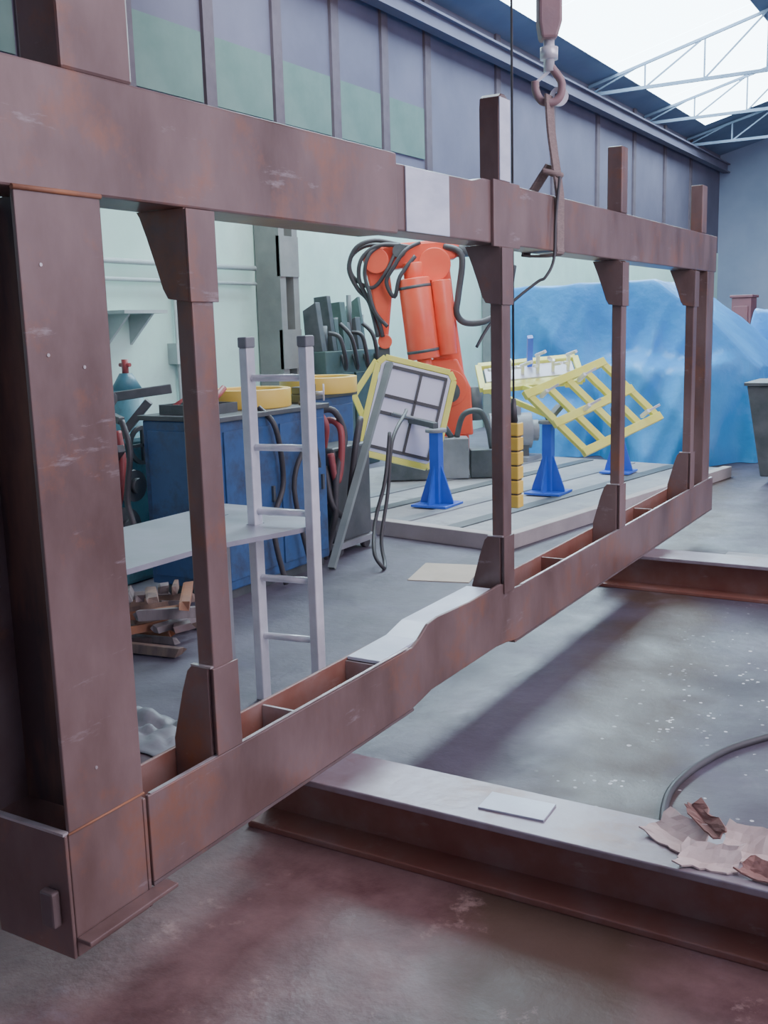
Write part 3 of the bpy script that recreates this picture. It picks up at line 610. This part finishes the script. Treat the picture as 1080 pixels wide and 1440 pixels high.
part("pipe",B(CM).tube([(-.2,.0,.66),(-.1,0,.98),(.1,.05,1.0),(.16,.05,.74),(.3,.05,.50)],.022),'black',T)
part("pipe",B(CM).tube([(.35,0,.5),(.42,0,.72),(.58,0,.75),(.66,0,.6),(.7,0,.38)],.03),'dark',T)
# dark machinery rack with uneven tall fittings
T=thing("machine_rack","dark green black machinery rack crowded with uneven fittings","cabinet",(-6.6,9.95,0))
part("body",B().box(-6.9,-6.40,9.50,10.6,.0,1.35),'dgreen',T,bevel=.01)
part("door",B().box(-6.40,-6.37,9.55,10.02,.1,1.1),'dgreen',T,bevel=.004)
part("door",B().box(-6.40,-6.37,10.07,10.55,.1,1.1),'dgreen',T,bevel=.004)
rk=random.Random(5)
yk=9.52; k=0
while yk<10.52:
    wd=rk.uniform(.05,.13); hk=rk.uniform(1.62,1.98)
    if k%3==1: part("fitting",B().cyl((-6.55,yk+wd/2,1.351),(-6.55,yk+wd/2,hk),wd*.45,n=14),'dark',T)
    else: part("fitting",B().prism([(-6.75+rk.uniform(0,.1),1.351),(-6.45,1.351),(-6.45-rk.uniform(0,.08),hk),(-6.70,hk-rk.uniform(0,.12))],1,yk,yk+wd-.01),'dgreen' if k%2 else 'dark',T,bevel=.006)
    yk+=wd; k+=1
for k in range(4):
    y_=9.6+k*.24; part("hose",B().tube([(-6.42,y_,1.55+.1*(k%2)),(-6.30,y_+.04,1.50),(-6.27,y_+.10,1.28-.05*k),(-6.32,y_+.18,1.15),(-6.39,y_+.22,1.3)],.025),'black',T)
T=thing("electric_motor_unit","grey electric motor unit on a steel skid beside the robot","motor",(-4.7,10.6,.1))
part("skid",B().box(-4.95,-4.4,10.4,10.8,.101,.15),'greybox',T)
part("body",B(axes((-4.68,10.6,.42),R0,FH,UZ)).cyl((-.25,0,0),(.22,0,0),.2,n=24).cyl((.22,0,0),(.30,0,0),.12,n=20),'greybox',T,bevel=.006)
part("mount",B(axes((-4.68,10.6,.42),R0,FH,UZ)).box(-.2,.18,-.13,.13,-.27,-.15),'dark',T)
part("terminal_box",B(axes((-4.68,10.6,.42),R0,FH,UZ)).box(-.12,.1,-.08,.08,.18,.28),'greybox',T,bevel=.006)
# wood pile
wg="wood offcuts on the floor"
rw=random.Random(23)
for i in range(28):
    lay=i//7; k=i%7
    A_=(.25,1.45,.8,2.3)[lay]
    pm=Matrix.Translation((-3.80+.03*(lay%2),3.88,.036+.075*lay))@Matrix.Rotation(A_,4,'Z')
    Lw=rw.uniform(.06,.24)-.015*lay; ww=rw.uniform(.014,.033)
    m4=pm@Matrix.Translation((rw.uniform(-.12,.12),(k-3)*(.078-.006*lay),0))@Matrix.Rotation(rw.uniform(-.12,.12),4,'Z')@Matrix.Rotation(rw.uniform(-.12,.12) if lay else 0,4,'Y')@Matrix.Rotation(rw.uniform(-.3,.3) if lay else 0,4,'X')
    hh=rw.uniform(.018,.034)
    pr=[(-ww,-hh),(ww*.8,-hh),(ww,hh*.1),(ww*.6,hh*rw.uniform(.2,1)),(-ww*.8,hh*rw.uniform(.4,1))]
    b=B(m4).prism(pr,0,-Lw,Lw)
    sp=m4.to_3x3()@Vector((1,0,0))
    for q in range(len(b.v)): b.v[q]+=sp*rw.uniform(-.025,.025)
    single("wood_offcut","splintered wood offcut on the scrap pile","wood offcut",b,('wood','wood2','wood','orange_rust','wood2','rustd')[(i*5)%6],group=wg,bevel=.002)
def cloth(name,lab,c,sx,sy,h,mt,seed):
    n=26; vs=[];fs=[]
    for i in range(n):
        for j in range(n):
            u=i/(n-1)-.5; v=j/(n-1)-.5; e=max(0,1-(abs(u*2)**3))*max(0,1-(abs(v*2)**3))
            z=.005+h*e*(abs(noise.noise(Vector((u*4+seed,v*4,seed))))*1.4+.25+.3*noise.noise(Vector((u*9,v*9+seed,1))))
            k=1+.25*noise.noise(Vector((u*3,v*3,seed+5)))
            vs.append((c[0]+u*sx*k,c[1]+v*sy*k,c[2]+max(z,.003)))
    for i in range(n-1):
        for j in range(n-1):
            a=i*n+j; fs.append((a,a+1,a+n+1,a+n))
    return single(name,lab,"cloth",B().add(vs,fs,True),mt,solid=.003)
cloth("crumpled_sheet","crumpled dark grey plastic sheet on the floor behind the beam",(-2.9,2.9,0),.42,.35,.06,'greybox',2.2)
# ------------------------------------------------------------ tarp
def ridged(v):
    return 1-abs(noise.noise(v))*2
def sst(a,b,x):
    t=max(0,min(1,(x-a)/(b-a))); return t*t*(3-2*t)
def tarp(name,lab,x0,x1,y0,y1,topf,seed,ledge=False):
    n=360; vs=[];fs=[]
    cx=(x0+x1)/2; cy=(y0+y1)/2; ax=(x1-x0)/2; ay=(y1-y0)/2
    prof=[(.02,0)]+[(.06*k,0) for k in range(1,16)]+[(.94,.0),(.955,.002),(.962,.010),(.965,.028)]+[(.966+.05*(k/34)**1.5,.035+.965*k/34) for k in range(1,35)]
    for (s,dz) in prof:
        for i in range(n):
            t=2*math.pi*i/n; ct,st=math.cos(t),math.sin(t)
            q=(abs(ct)**24+abs(st)**24)**(-1/24)
            px=cx+ax*s*q*ct; py=cy+ay*s*q*st
            top=topf(px,py)+.035*ridged(Vector((px*1.5,py*1.5,seed)))-.02
            z=top*(1-dz)
            amp=min(1,dz*2.5)
            h_=.10*ridged(Vector((px*2.2,py*2.2,seed+z*.12)))+.13*ridged(Vector((px*.9+z*.8,py*.9,seed+5)))+.07*ridged(Vector((px*3.6-z*1.6,py*3.6,seed+z*.3)))
            fold=amp*(h_-.16)
            px+=fold*ct*1.2*q; py+=fold*st*1.2*q
            if ledge and st<-.3:
                ex=.42*(1-sst(1.05,1.22,z+.10*noise.noise(Vector((px*2,0,seed)))))*sst(-4.15,-3.85,px)*(1-sst(-2.75,-2.45,px))
                ex+=.22*(1-sst(.45,.7,z))*sst(-5.3,-4.9,px)*(1-sst(-4.4,-4.1,px))
                py-=ex*min(1,dz*6)
            vs.append((px,py,max(z,.004)))
    R=len(prof)
    for k in range(R-1):
        for i in range(n):
            fs.append((k*n+i,k*n+(i+1)%n,(k+1)*n+(i+1)%n,(k+1)*n+i))
    fs.append(tuple(range(n))[::-1])
    return single(name,lab,"tarpaulin",B().add(vs,fs,True),'tarp')
def tf(x,y):
    if x<-3.5: return 2.03+.01*(x+5)
    if x<-2.9: return 2.045-.70*(x+3.5)
    return 1.625-1.0*(x+2.9)
tarp("tarpaulin_cover","bright blue tarpaulin draped over a large machine",-5.50,-2.25,11.85,13.8,tf,1.3,True)
tarp("tarpaulin_cover","bright blue tarpaulin draped over a lower stack",-2.9,-.6,14.2,16.2,lambda x,y:1.62-.22*(x+2.5),7.1)
T=thing("dark_skip","dark steel skip bin standing on the floor beside the tarpaulin","bin",(-1.5,10.65,0))
part("body",B().prism([(-1.95,.08),(-1.1,.08),(-.95,.95),(-2.1,.95)],1,10.3,11.0),'dark',T,bevel=.01)
part("rim",B().box(-2.12,-.93,10.27,11.03,.951,.98),'dark',T)
for x in (-1.8,-1.3): part("foot",B().box(x,x+.1,10.35,10.95,0,.08),'dark',T)
single("red_cabinet","muted dark red painted cabinet standing beyond the tarpaulin","cabinet",B().box(-4.40,-4.05,20,20.5,0,1.95).box(-4.43,-4.02,19.97,20.53,1.95,2.0).box(-4.36,-4.1,19.97,20.0,.2,1.8),'muted',bevel=.01)
# ------------------------------------------------------------ light
w=bpy.data.worlds.new("world"); scene.world=w; w.use_nodes=True
bg=w.node_tree.nodes["Background"]; bg.inputs[0].default_value=(.80,.86,1.0,1); bg.inputs[1].default_value=1.0
def area(name,loc,target,size,sy,e,col):
    d=bpy.data.lights.new(name,'AREA'); d.shape='RECTANGLE'; d.size=size; d.size_y=sy; d.energy=e; d.color=col
    o=bpy.data.objects.new(name,d); COL.objects.link(o); o.location=loc
    o.rotation_euler=(Vector(target)-Vector(loc)).to_track_quat('-Z','Y').to_euler()
area("fill_light",(3.5,4,5.5),(-1.8,4.5,1),4,8,640,(.97,.84,1))  # added off-frame fill, lavender to give a violet haze cast
area("fill_light_far",(-4.5,8,5.2),(-5.5,8.5,0),2,5,210,(.92,.99,1))  # added fill above the far machines, not an actual fitting
try:
    scene.view_settings.view_transform='AgX'
    scene.view_settings.look='AgX - Low Contrast'
except Exception: pass
# ------------------------------------------------------------ camera
f=1450.0; yaw=math.radians(31); pitch=math.radians(10.17); th=math.radians(1.6)
fh=Vector((-math.sin(yaw),math.cos(yaw),0)); r0=Vector((math.cos(yaw),math.sin(yaw),0))
F=fh*math.cos(pitch)+Vector((0,0,-math.sin(pitch))); u0=r0.cross(F)
R=r0*math.cos(th)-u0*math.sin(th); U=r0*math.sin(th)+u0*math.cos(th)
cd=bpy.data.cameras.new("camera"); cam=bpy.data.objects.new("camera",cd); COL.objects.link(cam)
cd.sensor_fit='VERTICAL'; cd.sensor_height=36; cd.sensor_width=27; cd.lens=36*f/1440
cam.matrix_world=axes((0,0,1.6),R,U,-F); cd.clip_end=200
scene.camera=cam
